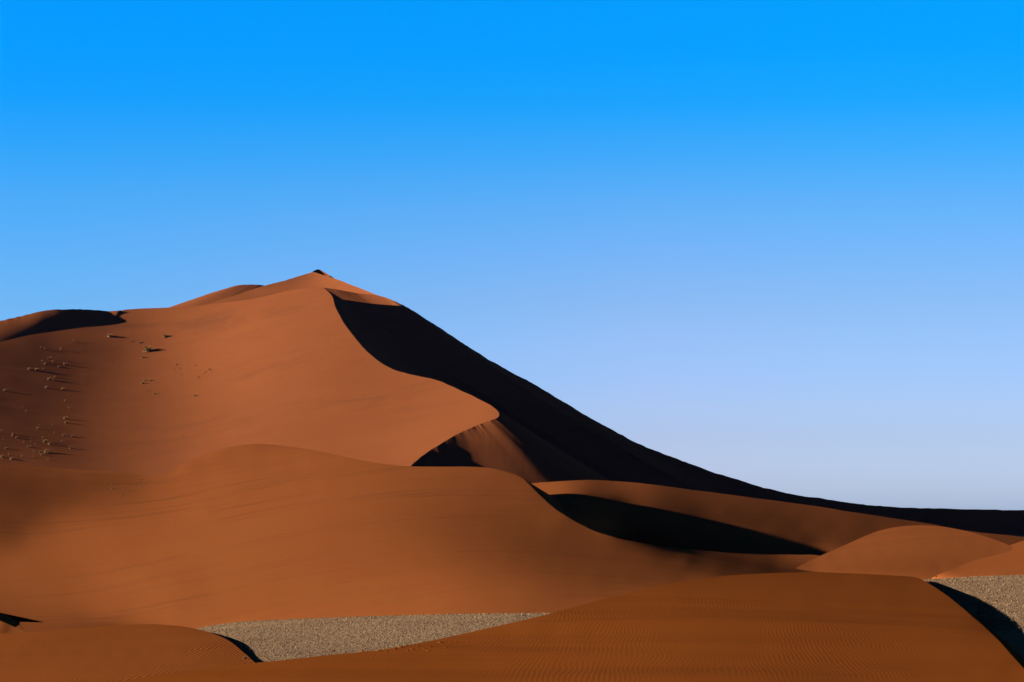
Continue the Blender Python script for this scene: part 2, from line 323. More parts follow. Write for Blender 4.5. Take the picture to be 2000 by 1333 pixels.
# ================================================================== middle dune
pd = plain_depth
dB = Depth([(344, 849, 673.05), (403, 849, 640.21), (461, 849, 628.22), (520, 849, 627.05), (579, 849, 632.16), (637, 849, 638.55), (696, 849, 650.33), (-300, 880, 647.81), (-241, 880, 643.28), (-183, 880, 645.27), (-124, 880, 651.36), (-66, 880, 659.69), (-7, 880, 675.22), (51, 880, 684.02), (110, 880, 689.04), (169, 880, 684.74), (286, 880, 654.16), (344, 880, 633.42), (403, 880, 620.59), (461, 880, 613.40), (520, 880, 606.82), (579, 880, 597.65), (637, 880, 586.47), (696, 880, 575.12), (754, 880, 563.68), (813, 880, 550.38), (871, 880, 536.61), (930, 880, 526.17), (989, 880, 522.15), (-300, 911, 570.85), (-241, 911, 570.21), (-183, 911, 574.33), (-124, 911, 580.31), (-66, 911, 588.24), (-7, 911, 599.13), (51, 911, 610.35), (110, 911, 619.05), (169, 911, 622.50), (227, 911, 620.76), (286, 911, 616.42), (344, 911, 604.13), (403, 911, 593.02), (461, 911, 580.27), (520, 911, 565.49), (579, 911, 548.12), (637, 911, 529.12), (696, 911, 511.95), (754, 911, 498.15), (813, 911, 487.66), (871, 911, 479.78), (930, 911, 475.00), (989, 911, 472.97), (1047, 911, 480.66), (-300, 942, 524.50), (-241, 942, 524.94), (-183, 942, 528.02), (-124, 942, 532.45), (-66, 942, 538.65), (-7, 942, 546.64), (51, 942, 556.08), (110, 942, 564.71), (169, 942, 570.98), (227, 942, 574.64), (286, 942, 573.82), (344, 942, 564.10), (403, 942, 547.60), (461, 942, 527.17), (520, 942, 507.39), (579, 942, 488.01), (637, 942, 470.24), (696, 942, 455.47), (754, 942, 444.17), (813, 942, 436.14), (871, 942, 431.24), (930, 942, 429.03), (989, 942, 429.01), (1047, 942, 431.52), (1106, 942, 439.32), (-300, 973, 495.18), (-241, 973, 495.59), (-183, 973, 497.59), (-124, 973, 500.62), (-66, 973, 505.06), (-7, 973, 510.93), (51, 973, 517.93), (110, 973, 524.57), (169, 973, 528.79), (227, 973, 529.15), (286, 973, 524.87), (344, 973, 511.58), (403, 973, 491.45), (461, 973, 471.24), (520, 973, 452.88), (579, 973, 436.04), (637, 973, 421.13), (696, 973, 408.71), (754, 973, 399.39), (813, 973, 393.30), (871, 973, 390.04), (930, 973, 388.91), (989, 973, 389.64), (1047, 973, 391.13), (1106, 973, 395.44), (1164, 973, 394.96), (-300, 1004, 469.46), (-241, 1004, 471.04), (-183, 1004, 472.42), (-124, 1004, 474.47), (-66, 1004, 477.51), (-7, 1004, 481.92), (51, 1004, 487.00), (110, 1004, 490.36), (169, 1004, 488.55), (227, 1004, 483.16), (286, 1004, 473.16), (344, 1004, 458.87), (403, 1004, 440.40), (461, 1004, 423.68), (520, 1004, 407.10), (579, 1004, 391.77), (637, 1004, 378.50), (696, 1004, 367.81), (754, 1004, 359.55), (813, 1004, 354.15), (871, 1004, 351.73), (930, 1004, 351.81), (989, 1004, 353.64), (1047, 1004, 356.03), (1106, 1004, 358.54), (1164, 1004, 361.91), (1223, 1004, 364.17), (-300, 1035, 444.89), (-241, 1035, 447.03), (-183, 1035, 447.91), (-124, 1035, 449.23), (-66, 1035, 451.08), (-7, 1035, 453.96), (51, 1035, 458.06), (110, 1035, 456.84), (169, 1035, 448.78), (227, 1035, 437.80), (286, 1035, 425.76), (344, 1035, 412.15), (403, 1035, 397.13), (461, 1035, 381.39), (520, 1035, 365.65), (579, 1035, 351.55), (637, 1035, 339.62), (696, 1035, 329.87), (754, 1035, 321.91), (813, 1035, 316.30), (871, 1035, 313.73), (930, 1035, 314.11), (989, 1035, 316.60), (1047, 1035, 320.71), (1106, 1035, 325.23), (1164, 1035, 330.32), (1223, 1035, 336.50), (1281, 1035, 365.54), (1340, 1035, 419.44), (1399, 1035, 498.42), (-300, 1066, 419.10), (-241, 1066, 422.07), (-183, 1066, 422.51), (-124, 1066, 423.17), (-66, 1066, 423.88), (-7, 1066, 424.57), (51, 1066, 424.61), (110, 1066, 418.61), (169, 1066, 408.68), (227, 1066, 396.97), (286, 1066, 384.50), (344, 1066, 371.00), (403, 1066, 356.11), (461, 1066, 341.31), (520, 1066, 327.25), (579, 1066, 315.22), (637, 1066, 304.70), (696, 1066, 295.87), (754, 1066, 288.33), (813, 1066, 282.60), (871, 1066, 279.17), (930, 1066, 278.46), (989, 1066, 280.14), (1047, 1066, 284.24), (1106, 1066, 289.85), (1164, 1066, 296.00), (1223, 1066, 303.02), (1281, 1066, 317.54), (1340, 1066, 347.96), (1399, 1066, 386.47), (1457, 1066, 414.04), (1516, 1066, 427.21), (1574, 1066, 428.10), (1633, 1066, 423.74), (-300, 1097, 390.28), (-241, 1097, 393.95), (-183, 1097, 393.84), (-124, 1097, 393.64), (-66, 1097, 392.84), (-7, 1097, 390.93), (51, 1097, 385.77), (110, 1097, 378.89), (169, 1097, 369.72), (227, 1097, 358.14), (286, 1097, 345.41), (344, 1097, 331.98), (403, 1097, 319.01), (461, 1097, 306.02), (520, 1097, 294.18), (579, 1097, 283.92), (637, 1097, 275.15), (696, 1097, 267.76), (754, 1097, 261.48), (813, 1097, 256.19), (871, 1097, 252.31), (930, 1097, 250.28), (989, 1097, 250.17), (1047, 1097, 252.17), (1106, 1097, 256.13), (1164, 1097, 261.09), (1223, 1097, 266.92), (1281, 1097, 274.11), (1340, 1097, 286.30), (1399, 1097, 306.41), (1457, 1097, 331.62), (1516, 1097, 356.06), (1574, 1097, 368.77), (1633, 1097, 370.71), (1750, 1097, 403.64), (-300, 1128, 355.58), (-241, 1128, 359.72), (-183, 1128, 359.10), (-124, 1128, 358.24), (-66, 1128, 356.35), (-7, 1128, 352.70), (51, 1128, 346.88), (110, 1128, 340.54), (169, 1128, 332.64), (227, 1128, 321.29), (286, 1128, 308.12), (344, 1128, 296.80), (403, 1128, 287.02), (461, 1128, 276.63), (520, 1128, 267.44), (579, 1128, 259.62), (637, 1128, 252.86), (696, 1128, 247.15), (754, 1128, 242.06), (813, 1128, 237.39), (871, 1128, 233.48), (930, 1128, 230.58), (989, 1128, 229.01), (1047, 1128, 228.71), (1106, 1128, 230.09), (1164, 1128, 232.41), (1223, 1128, 235.85), (1281, 1128, 240.26), (1340, 1128, 246.17), (1399, 1128, 253.45), (1457, 1128, 267.09), (1516, 1128, 288.32), (1574, 1128, 311.52), (1633, 1128, 320.91), (1750, 1128, 368.49), (-300, 1159, 314.04), (-241, 1159, 318.58), (-183, 1159, 318.19), (-124, 1159, 317.91), (-66, 1159, 316.57), (-7, 1159, 313.80), (51, 1159, 309.80), (110, 1159, 304.56), (169, 1159, 297.93), (227, 1159, 289.16), (286, 1159, 279.13), (344, 1159, 269.54), (403, 1159, 261.91), (461, 1159, 254.52), (520, 1159, 247.96), (579, 1159, 242.36), (637, 1159, 237.31), (696, 1159, 232.63), (754, 1159, 228.08), (813, 1159, 223.74), (871, 1159, 219.55), (930, 1159, 216.08), (989, 1159, 213.77), (1047, 1159, 212.22), (1106, 1159, 211.82), (1164, 1159, 212.19), (1223, 1159, 212.81), (1281, 1159, 212.84), (1340, 1159, 213.73), (1399, 1159, 216.03), (1457, 1159, 220.33), (1516, 1159, 232.31), (1574, 1159, 254.55), (1691, 1159, 283.95), (-300, 1190, 272.64), (-241, 1190, 276.49), (-183, 1190, 276.36), (-124, 1190, 276.83), (-66, 1190, 276.96), (-7, 1190, 276.53), (51, 1190, 275.17), (110, 1190, 272.35), (169, 1190, 268.62), (227, 1190, 262.73), (286, 1190, 256.19), (344, 1190, 249.60), (403, 1190, 244.44), (461, 1190, 239.58), (520, 1190, 234.80), (579, 1190, 230.18), (637, 1190, 225.61), (696, 1190, 220.96), (754, 1190, 216.21), (813, 1190, 211.60), (871, 1190, 207.10), (930, 1190, 203.49), (989, 1190, 200.77), (1047, 1190, 199.17), (1106, 1190, 198.34), (1164, 1190, 197.27), (1223, 1190, 194.30), (1281, 1190, 189.81), (1340, 1190, 186.13), (-300, 1221, 238.17), (-241, 1221, 240.93), (-183, 1221, 240.67), (-124, 1221, 240.86), (-66, 1221, 241.42), (-7, 1221, 242.43), (51, 1221, 243.08), (110, 1221, 242.69), (169, 1221, 242.57), (227, 1221, 242.64), (286, 1221, 240.66), (344, 1221, 237.12), (403, 1221, 233.43), (461, 1221, 229.21), (520, 1221, 224.36), (579, 1221, 219.48), (637, 1221, 214.75), (696, 1221, 209.76), (754, 1221, 204.57), (813, 1221, 199.65), (871, 1221, 195.14), (930, 1221, 191.33), (989, 1221, 188.50), (1047, 1221, 187.00), (1106, 1221, 185.91), (1164, 1221, 183.90), (-300, 1252, 210.01), (-241, 1252, 212.35), (-183, 1252, 212.58), (-124, 1252, 212.29), (-66, 1252, 211.86), (-7, 1252, 213.24), (51, 1252, 214.73), (110, 1252, 215.86), (169, 1252, 218.36), (227, 1252, 223.99), (286, 1252, 227.33), (344, 1252, 227.55), (403, 1252, 224.51), (461, 1252, 219.17), (520, 1252, 213.26), (579, 1252, 208.30), (-300, 1283, 186.36), (-241, 1283, 189.11), (-183, 1283, 190.18), (-124, 1283, 190.16)])
topB = smooth([(-300, 892), (-150, 900), (0, 905), (60, 909), (150, 918), (230, 922), (280, 929), (318, 931), (350, 911), (400, 887), (450, 873), (500, 867.5), (560, 872), (620, 881), (680, 894), (740, 905), (800, 911), (860, 912), (915, 912), (960, 915), (1000, 925)])
crestB = smooth([(1000, 925), (1018, 933), (1030, 943), (1045, 958), (1060, 973), (1080, 991), (1100, 1005), (1150, 1033), (1200, 1050), (1250, 1060), (1300, 1068), (1400, 1078), (1500, 1083), (1600, 1085.5), (1612, 1090), (1620, 1098)])
botB = smooth([(-300, 1270), (0, 1256), (200, 1246), (330, 1237), (390, 1227.5), (440, 1219), (500, 1214), (600, 1209.5), (700, 1206), (900, 1200.5), (1080, 1198.5), (1300, 1190), (1500, 1172), (1625, 1150)])
crestB0 = crestB; crestB = rough(crestB, .5, seed=31)
PB = coons(topB, botB, np.array([(-300, 892), (-300, 1270)]), np.vstack([crestB, [(1622, 1108)], botB[-1:]]), 460, 420)
C3B = curve3(np.vstack([topB[topB[:, 0] > 880], crestB[1:]]), dB, 500)
slB = slip(C3B, [25, 15, 8, 4, 4, 8, 15, 25, 35, 50, 60], .60, -9.6, 60, base=curve3(np.vstack([topB[topB[:, 0] > 880], crestB0[1:]]), dB, 500))
T3B = curve3(topB, dB, 400)
bkB = slip(T3B, [90, 90], .22, -9.6, 30)
F3B = curve3(botB, dB, 300)
vv = np.linspace(0, 1, 6)[:, None]
apB = F3B[None] + np.stack([-2.2 * vv + 0 * F3B[None, :, 0], -1.6 * vv + 0 * F3B[None, :, 0], -.42 * vv + 0 * F3B[None, :, 0]], -1)      # thin sand apron running out over the gravel
skB = slip(F3B + np.array([0, 0, 0.0]), [-90, -90], .3, PLAIN - 1.2, 6)
middle = build('sand_dune', [sheet(PB, dB), slB, bkB, apB], m_mid,
    'broad smooth orange dune in the middle with a curved dark-edged crest', 'sand dune')

# ================================================================== two bright low dunes on the right
dD = Depth([(1703, 1012, 420.81), (1748, 1012, 418.47), (1792, 1012, 416.26), (1837, 1012, 412.15), (1882, 1012, 406.08), (1926, 1012, 398.87), (1614, 1034, 395.84), (1658, 1034, 393.41), (1703, 1034, 391.20), (1748, 1034, 386.62), (1792, 1034, 383.14), (1837, 1034, 379.95), (1882, 1034, 377.22), (1926, 1034, 373.98), (1971, 1034, 370.49), (1569, 1057, 372.29), (1614, 1057, 372.28), (1658, 1057, 368.88), (1703, 1057, 364.67), (1748, 1057, 361.15), (1792, 1057, 358.47), (1837, 1057, 356.53), (1882, 1057, 355.08), (1926, 1057, 354.01), (1971, 1057, 352.91), (2015, 1057, 351.09), (1525, 1080, 349.50), (1569, 1080, 352.80), (1614, 1080, 351.39), (1658, 1080, 349.05), (1703, 1080, 346.96), (1748, 1080, 345.38), (1792, 1080, 344.22), (1837, 1080, 343.35), (1882, 1080, 342.75), (1926, 1080, 342.24), (1971, 1080, 341.64), (2015, 1080, 341.05), (2060, 1080, 343.03), (1480, 1103, 334.73), (1525, 1103, 338.73), (1569, 1103, 340.22), (1614, 1103, 339.35), (1658, 1103, 338.35), (1703, 1103, 337.51), (1748, 1103, 336.93), (1792, 1103, 336.50), (1837, 1103, 336.29), (1882, 1103, 336.06), (1926, 1103, 335.78), (1971, 1103, 335.53), (2015, 1103, 337.02), (2060, 1103, 345.79), (1480, 1126, 334.78), (1525, 1126, 336.12), (1569, 1126, 335.34), (1614, 1126, 334.52), (1658, 1126, 333.69), (1703, 1126, 332.92), (1748, 1126, 332.17), (1792, 1126, 331.45), (1837, 1126, 330.80), (1882, 1126, 330.13), (1926, 1126, 329.40), (1971, 1126, 329.12), (2015, 1126, 332.52), (1480, 1149, 333.17), (1525, 1149, 333.62), (1569, 1149, 333.16), (1614, 1149, 332.19), (1658, 1149, 331.39), (1703, 1149, 330.06), (1748, 1149, 328.84), (1792, 1149, 327.19), (1837, 1149, 325.44), (1882, 1149, 323.60), (1926, 1149, 321.27), (1971, 1149, 319.79), (1480, 1172, 326.89), (1525, 1172, 329.45), (1569, 1172, 329.85), (1614, 1172, 328.64)])
topD = smooth([(1480, 1150), (1510, 1134), (1540, 1119), (1570, 1101), (1600, 1087), (1650, 1065), (1700, 1043), (1725, 1035), (1760, 1028.5), (1800, 1026.5), (1850, 1030.5), (1900, 1041), (1950, 1057), (2000, 1077), (2060, 1100)])
PD = coons(topD, np.array([(1480, 1200), (2060, 1200)]), np.array([(1480, 1150), (1480, 1200)]), np.array([(2060, 1100), (2060, 1200)]), 240, 140)
TD = curve3(topD, dD, 240)
build('sand_dune', [sheet(PD, dD), slip(TD, [120, 90, 80, 60, 40], .4, -9.6, 20)], m_low,
    'rounded bright orange dome dune right of the black shadow', 'sand dune')
dE2 = Depth([(2224, 973, 376.65), (2400, 973, 361.70), (2106, 999, 370.48), (2165, 999, 367.24), (2224, 999, 364.18), (2282, 999, 361.18), (2341, 999, 358.29), (2400, 999, 354.36), (1930, 1026, 370.40), (1988, 1026, 365.72), (2047, 1026, 361.78), (2106, 1026, 358.48), (2165, 1026, 355.54), (2224, 1026, 352.69), (2282, 1026, 349.86), (2341, 1026, 347.06), (1871, 1052, 360.55), (1930, 1052, 357.00), (1988, 1052, 353.23), (2047, 1052, 350.06), (2106, 1052, 347.11), (2165, 1052, 344.21), (2224, 1052, 341.31), (2282, 1052, 338.39), (2341, 1052, 335.31), (1812, 1078, 348.63), (1871, 1078, 346.34), (1930, 1078, 344.40), (1988, 1078, 341.46), (2047, 1078, 338.49), (2106, 1078, 335.45), (2165, 1078, 332.36), (2224, 1078, 329.23), (2282, 1078, 326.07), (2341, 1078, 322.54), (1871, 1104, 334.72), (1930, 1104, 332.17), (1988, 1104, 329.22), (2047, 1104, 326.12), (2106, 1104, 322.80), (2165, 1104, 319.40), (2224, 1104, 316.03), (2282, 1104, 312.70), (2341, 1104, 308.74), (2400, 1104, 302.94), (1812, 1131, 331.52), (1871, 1131, 324.20), (1930, 1131, 320.00), (1988, 1131, 316.02), (2047, 1131, 312.50), (2106, 1131, 309.03), (2165, 1131, 305.58), (2224, 1131, 302.36), (2282, 1131, 299.12), (2341, 1131, 295.35), (2400, 1131, 290.36), (1812, 1157, 334.12), (1871, 1157, 319.21), (1930, 1157, 309.22), (1988, 1157, 302.09)])
topE2 = smooth([(1800, 1139), (1812, 1133), (1850, 1115), (1900, 1096), (1960, 1070), (2000, 1056), (2070, 1034), (2150, 1015), (2300, 998), (2400, 990)])
botE2 = smooth([(1800, 1139.5), (1830, 1134), (1900, 1128), (2000, 1124), (2150, 1121), (2400, 1120)])
PE2 = coons(topE2, botE2, np.array([(1800, 1139), (1800, 1139.5)]), np.array([(2400, 990), (2400, 1121)]), 200, 90)
build('sand_dune', [sheet(PE2, dE2), slip(curve3(topE2, dE2, 200), [110, 90], .4, -9.6, 16), slip(curve3(botE2, dE2, 200), [-90, -90], .3, PLAIN - 1, 5)], m_low,
    'bright orange dune slope entering at the right edge above the gravel', 'sand dune')

# ================================================================== foreground dune
dE = Depth([(1243, 1097, 272.21), (1325, 1097, 283.10), (1407, 1097, 299.21), (1488, 1097, 316.92), (1570, 1097, 335.60), (1652, 1097, 358.20), (1733, 1097, 385.83), (1815, 1097, 421.31), (1897, 1097, 431.94), (1080, 1133, 226.94), (1162, 1133, 226.05), (1243, 1133, 228.33), (1325, 1133, 233.22), (1407, 1133, 239.99), (1488, 1133, 247.44), (1570, 1133, 256.70), (1652, 1133, 267.38), (1733, 1133, 279.38), (1815, 1133, 294.39), (1897, 1133, 306.53), (998, 1169, 197.35), (1080, 1169, 195.35), (1162, 1169, 196.72), (1243, 1169, 197.75), (1325, 1169, 199.05), (1407, 1169, 201.50), (1488, 1169, 204.75), (1570, 1169, 208.85), (1652, 1169, 214.01), (1733, 1169, 219.69), (1815, 1169, 226.79), (1897, 1169, 235.56), (1978, 1169, 248.93), (835, 1205, 181.43), (917, 1205, 178.52), (998, 1205, 175.65), (1080, 1205, 174.59), (1162, 1205, 174.70), (1243, 1205, 174.96), (1325, 1205, 175.31), (1407, 1205, 176.26), (1488, 1205, 177.76), (1570, 1205, 179.69), (1652, 1205, 182.24), (1733, 1205, 184.95), (1815, 1205, 188.08), (1897, 1205, 192.14), (1978, 1205, 200.64), (590, 1241, 158.69), (672, 1241, 159.26), (753, 1241, 159.39), (835, 1241, 158.72), (917, 1241, 158.32), (998, 1241, 157.88), (1080, 1241, 157.49), (1162, 1241, 157.14), (1243, 1241, 156.83), (1325, 1241, 156.90), (1407, 1241, 157.42), (1488, 1241, 158.45), (1570, 1241, 159.62), (1652, 1241, 161.04), (1733, 1241, 162.48), (1815, 1241, 163.84), (1897, 1241, 165.72), (1978, 1241, 169.38), (2060, 1241, 175.76), (263, 1277, 142.26), (345, 1277, 141.74), (427, 1277, 141.43), (508, 1277, 141.33), (590, 1277, 141.02), (672, 1277, 141.09), (753, 1277, 141.25), (835, 1277, 141.53), (917, 1277, 141.73), (998, 1277, 141.58), (1080, 1277, 141.40), (1162, 1277, 141.23), (1243, 1277, 141.15), (1325, 1277, 141.23), (1407, 1277, 141.72), (1488, 1277, 142.67), (1570, 1277, 143.79), (1652, 1277, 144.98), (1733, 1277, 146.04), (1815, 1277, 147.01), (1897, 1277, 147.85), (1978, 1277, 149.16), (2060, 1277, 152.53), (182, 1313, 128.35), (263, 1313, 128.09), (345, 1313, 127.72), (427, 1313, 127.36), (508, 1313, 127.05), (590, 1313, 126.82), (672, 1313, 126.96), (753, 1313, 127.17), (835, 1313, 127.46), (917, 1313, 127.68), (998, 1313, 127.64), (1080, 1313, 127.60), (1162, 1313, 127.58), (1243, 1313, 127.67), (1325, 1313, 127.88), (1407, 1313, 128.46), (1488, 1313, 129.21), (1570, 1313, 130.31), (1652, 1313, 131.61), (1733, 1313, 132.63), (1815, 1313, 133.51), (1897, 1313, 134.30), (1978, 1313, 135.24), (2060, 1313, 136.36), (100, 1349, 116.80), (182, 1349, 117.00), (263, 1349, 116.86), (345, 1349, 116.53), (427, 1349, 116.19), (508, 1349, 115.90), (590, 1349, 115.69), (672, 1349, 115.80), (753, 1349, 115.95), (835, 1349, 116.16), (917, 1349, 116.35), (998, 1349, 116.39), (1080, 1349, 116.44), (1162, 1349, 116.50), (1243, 1349, 116.67), (1325, 1349, 116.97), (1407, 1349, 117.51), (1488, 1349, 118.12), (1570, 1349, 119.07), (1652, 1349, 120.24), (1733, 1349, 121.13), (1815, 1349, 121.88), (1897, 1349, 122.58), (1978, 1349, 123.23), (2060, 1349, 123.97), (182, 1384, 107.99), (263, 1384, 107.80), (345, 1384, 107.53), (427, 1384, 107.26), (508, 1384, 107.03), (590, 1384, 106.89), (672, 1384, 106.95), (753, 1384, 107.06), (835, 1384, 107.21), (917, 1384, 107.39), (998, 1384, 107.51), (1080, 1384, 107.60), (1162, 1384, 107.68), (1243, 1384, 107.87), (1325, 1384, 108.17), (1407, 1384, 108.62), (1488, 1384, 109.12), (1570, 1384, 109.87), (1652, 1384, 110.73), (1733, 1384, 111.46), (1815, 1384, 112.08), (1897, 1384, 112.71), (1978, 1384, 113.27), (2060, 1384, 113.77), (182, 1420, 100.30), (263, 1420, 100.33), (345, 1420, 100.19), (427, 1420, 100.00), (508, 1420, 99.81), (590, 1420, 99.68), (672, 1420, 99.79), (753, 1420, 99.97), (835, 1420, 100.12), (917, 1420, 100.24), (998, 1420, 100.34), (1080, 1420, 100.44), (1162, 1420, 100.59), (1243, 1420, 100.81), (1325, 1420, 101.04), (1407, 1420, 101.30), (1488, 1420, 101.66), (1570, 1420, 102.29), (1652, 1420, 102.99), (1733, 1420, 103.57), (1815, 1420, 104.06), (1897, 1420, 104.64), (1978, 1420, 105.28), (2060, 1420, 105.82), (182, 1456, 93.51), (263, 1456, 94.00), (345, 1456, 94.13), (427, 1456, 94.05), (508, 1456, 93.85), (590, 1456, 93.67), (672, 1456, 93.89), (753, 1456, 94.29), (835, 1456, 94.46), (917, 1456, 94.41), (998, 1456, 94.36), (1080, 1456, 94.47), (1162, 1456, 94.76), (1243, 1456, 95.08), (1325, 1456, 95.20), (1407, 1456, 95.15), (1488, 1456, 95.34), (1570, 1456, 95.99), (1652, 1456, 96.79), (1733, 1456, 97.23), (1815, 1456, 97.49), (1897, 1456, 98.09), (1978, 1456, 99.26), (2060, 1456, 99.91), (182, 1492, 87.52), (998, 1492, 89.09), (1488, 1492, 89.93), (1978, 1492, 94.69)])
topE = smooth([(60, 1352), (220, 1334), (300, 1319), (400, 1306), (480, 1297), (560, 1289), (640, 1280), (700, 1274.5), (760, 1267), (850, 1250), (950, 1228), (1050, 1205), (1100, 1192), (1200, 1165), (1300, 1142), (1400, 1127), (1500, 1120), (1600, 1118.5), (1700, 1122), (1780, 1126.5)])
crestE = smooth([(1780, 1126.5), (1800, 1132), (1825, 1147), (1850, 1164), (1875, 1184), (1900, 1205), (1925, 1227), (1950, 1251), (1975, 1279), (2000, 1307), (2030, 1342), (2080, 1400), (2150, 1500)])
crestE0 = crestE; crestE = rough(crestE, .3, seed=41, scale=14)
PE = coons(topE, np.array([(60, 1500), (2150, 1500)]), np.array([(60, 1352), (60, 1500)]), crestE, 500, 300)
C3E = curve3(crestE, dE, 300)
T3E = curve3(topE, dE, 300)
slE = slip(C3E, [60, 35, 20, 12, 8, 5, 5, 5], .58, PLAIN - .3, 24, base=curve3(crestE0, dE, 300))
bkE = slip(T3E, [95, 90], .25, PLAIN - .4, 20)
near = build('sand_dune', [sheet(PE, dE), slE, bkE], m_near,
    'nearest rippled dark orange dune across the foreground with black right slope', 'sand dune')

# bottom left dune
dF = Depth([(10, 1204, 208.99), (62, 1204, 207.89), (114, 1204, 206.23), (166, 1204, 204.48), (218, 1204, 203.03), (270, 1204, 201.94), (322, 1204, 201.38), (374, 1204, 202.60), (426, 1204, 204.26), (-250, 1229, 200.01), (-198, 1229, 199.22), (-146, 1229, 198.05), (-94, 1229, 196.64), (-42, 1229, 194.90), (10, 1229, 193.51), (62, 1229, 192.35), (114, 1229, 191.09), (166, 1229, 189.92), (218, 1229, 188.80), (270, 1229, 187.75), (322, 1229, 186.77), (374, 1229, 186.15), (426, 1229, 186.07), (478, 1229, 184.98), (-250, 1254, 186.69), (-198, 1254, 185.89), (-146, 1254, 184.61), (-94, 1254, 183.21), (-42, 1254, 181.81), (10, 1254, 180.47), (62, 1254, 179.21), (114, 1254, 178.03), (166, 1254, 176.89), (218, 1254, 175.82), (270, 1254, 174.73), (322, 1254, 173.51), (374, 1254, 172.32), (426, 1254, 171.45), (478, 1254, 170.91), (530, 1254, 169.31), (-250, 1279, 174.87), (-198, 1279, 173.77), (-146, 1279, 172.39), (-94, 1279, 171.03), (-42, 1279, 169.66), (10, 1279, 168.31), (62, 1279, 166.99), (114, 1279, 165.68), (166, 1279, 164.41), (218, 1279, 163.24), (270, 1279, 162.10), (322, 1279, 160.85), (374, 1279, 159.55), (426, 1279, 158.66), (478, 1279, 158.16), (530, 1279, 157.08), (-250, 1303, 163.16), (-198, 1303, 161.97), (-146, 1303, 160.63), (-94, 1303, 159.28), (-42, 1303, 157.94), (10, 1303, 156.60), (62, 1303, 155.24), (114, 1303, 153.81), (166, 1303, 152.51), (218, 1303, 151.27), (270, 1303, 150.11), (322, 1303, 148.92), (374, 1303, 147.77), (426, 1303, 146.89), (478, 1303, 146.29), (530, 1303, 145.54), (-250, 1328, 151.84), (-198, 1328, 150.64), (-146, 1328, 149.35), (-94, 1328, 148.06), (-42, 1328, 146.82), (10, 1328, 145.56), (62, 1328, 144.26), (114, 1328, 142.89), (166, 1328, 141.66), (218, 1328, 140.48), (270, 1328, 139.37), (322, 1328, 138.32), (374, 1328, 137.34), (426, 1328, 136.52), (478, 1328, 135.86), (530, 1328, 135.22), (-250, 1353, 141.49), (-198, 1353, 140.27), (-146, 1353, 139.12), (-94, 1353, 137.97), (-42, 1353, 136.84), (10, 1353, 135.69), (62, 1353, 134.51), (114, 1353, 133.32), (166, 1353, 132.21), (218, 1353, 131.18), (270, 1353, 130.21), (322, 1353, 129.32), (374, 1353, 128.50), (426, 1353, 127.79), (478, 1353, 127.18), (530, 1353, 126.62), (-250, 1378, 132.23), (-198, 1378, 131.08), (-146, 1378, 130.07), (-94, 1378, 129.06), (-42, 1378, 128.05), (10, 1378, 127.05), (62, 1378, 126.06), (114, 1378, 125.08), (166, 1378, 124.16), (218, 1378, 123.31), (270, 1378, 122.54), (322, 1378, 121.83), (374, 1378, 121.17), (426, 1378, 120.60), (478, 1378, 120.09), (530, 1378, 119.62), (-250, 1402, 124.31), (-198, 1402, 122.94), (-146, 1402, 121.90), (-94, 1402, 120.96), (-42, 1402, 120.15), (10, 1402, 119.40), (62, 1402, 118.66), (114, 1402, 117.94), (166, 1402, 117.27), (218, 1402, 116.65), (270, 1402, 116.06), (322, 1402, 115.51), (374, 1402, 115.05), (426, 1402, 114.66), (478, 1402, 114.24), (530, 1402, 113.65), (-250, 1427, 117.64), (-198, 1427, 115.86), (-146, 1427, 114.43), (-94, 1427, 113.35), (-42, 1427, 112.65), (10, 1427, 112.19), (62, 1427, 111.83), (114, 1427, 111.49), (166, 1427, 111.15), (218, 1427, 110.81), (270, 1427, 110.40), (322, 1427, 109.97), (374, 1427, 109.70), (426, 1427, 109.58), (478, 1427, 109.22), (530, 1427, 108.26)])
topF = smooth([(-250, 1262), (-100, 1246), (0, 1238), (60, 1234.5), (150, 1228), (230, 1221.5), (270, 1220), (300, 1219.5), (350, 1223)])
crestF = smooth([(350, 1223), (375, 1227), (400, 1233), (420, 1239.5), (440, 1248), (456, 1258), (470, 1270), (483, 1281), (497, 1294), (515, 1312), (560, 1370)])
PF = coons(topF, np.array([(-250, 1420), (560, 1420)]), np.array([(-250, 1262), (-250, 1420)]), np.vstack([crestF, [(560, 1420)]]), 260, 160)
left = build('sand_dune', [sheet(PF, dF), slip(curve3(crestF, dF, 160), [50, 25, 10, 5, 5], .6, PLAIN - .3, 20), slip(curve3(topF, dF, 200), [90, 90], .3, PLAIN - .3, 12)], m_left,
    'low dune with strong wind ripples in the bottom left corner', 'sand dune')

# tiny slip face at the left edge
gk = [(-160, 1172, 200), (-60, 1187, 206), (0, 1197, 212), (20, 1202, 216), (31, 1208, 219.5), (36, 1214, 222), (37, 1219, 224), (43, 1227, 226), (56, 1236, 229)]
gc = smooth([(x, y, min(D_, float(dB(x, y)) * .985)) for x, y, D_ in gk])
G3 = curve3(gc, None, 120)
build('sand_dune', [slip(G3, [-50, -50, -50, -50, -50], .62, PLAIN - .3, 20), slip(G3, [80, 80], .12, PLAIN - .3, 12)], m_low,
    'tiny dark slip face jutting in at the left edge', 'sand dune')
gl = smooth([(-160, 1180, 207), (-60, 1196, 203), (0, 1213, 199), (25, 1223.5, 197.8), (52, 1236, 196.2), (80, 1246, 195)])
L3 = curve3(gl, None, 100)
build('sand_dune', [slip(L3, [-85, -85], .3, PLAIN - .3, 14), slip(L3, [85, 85], .5, PLAIN - .3, 10)], m_low,
    'small lit sand ridge below the tiny dark slip face', 'sand dune')

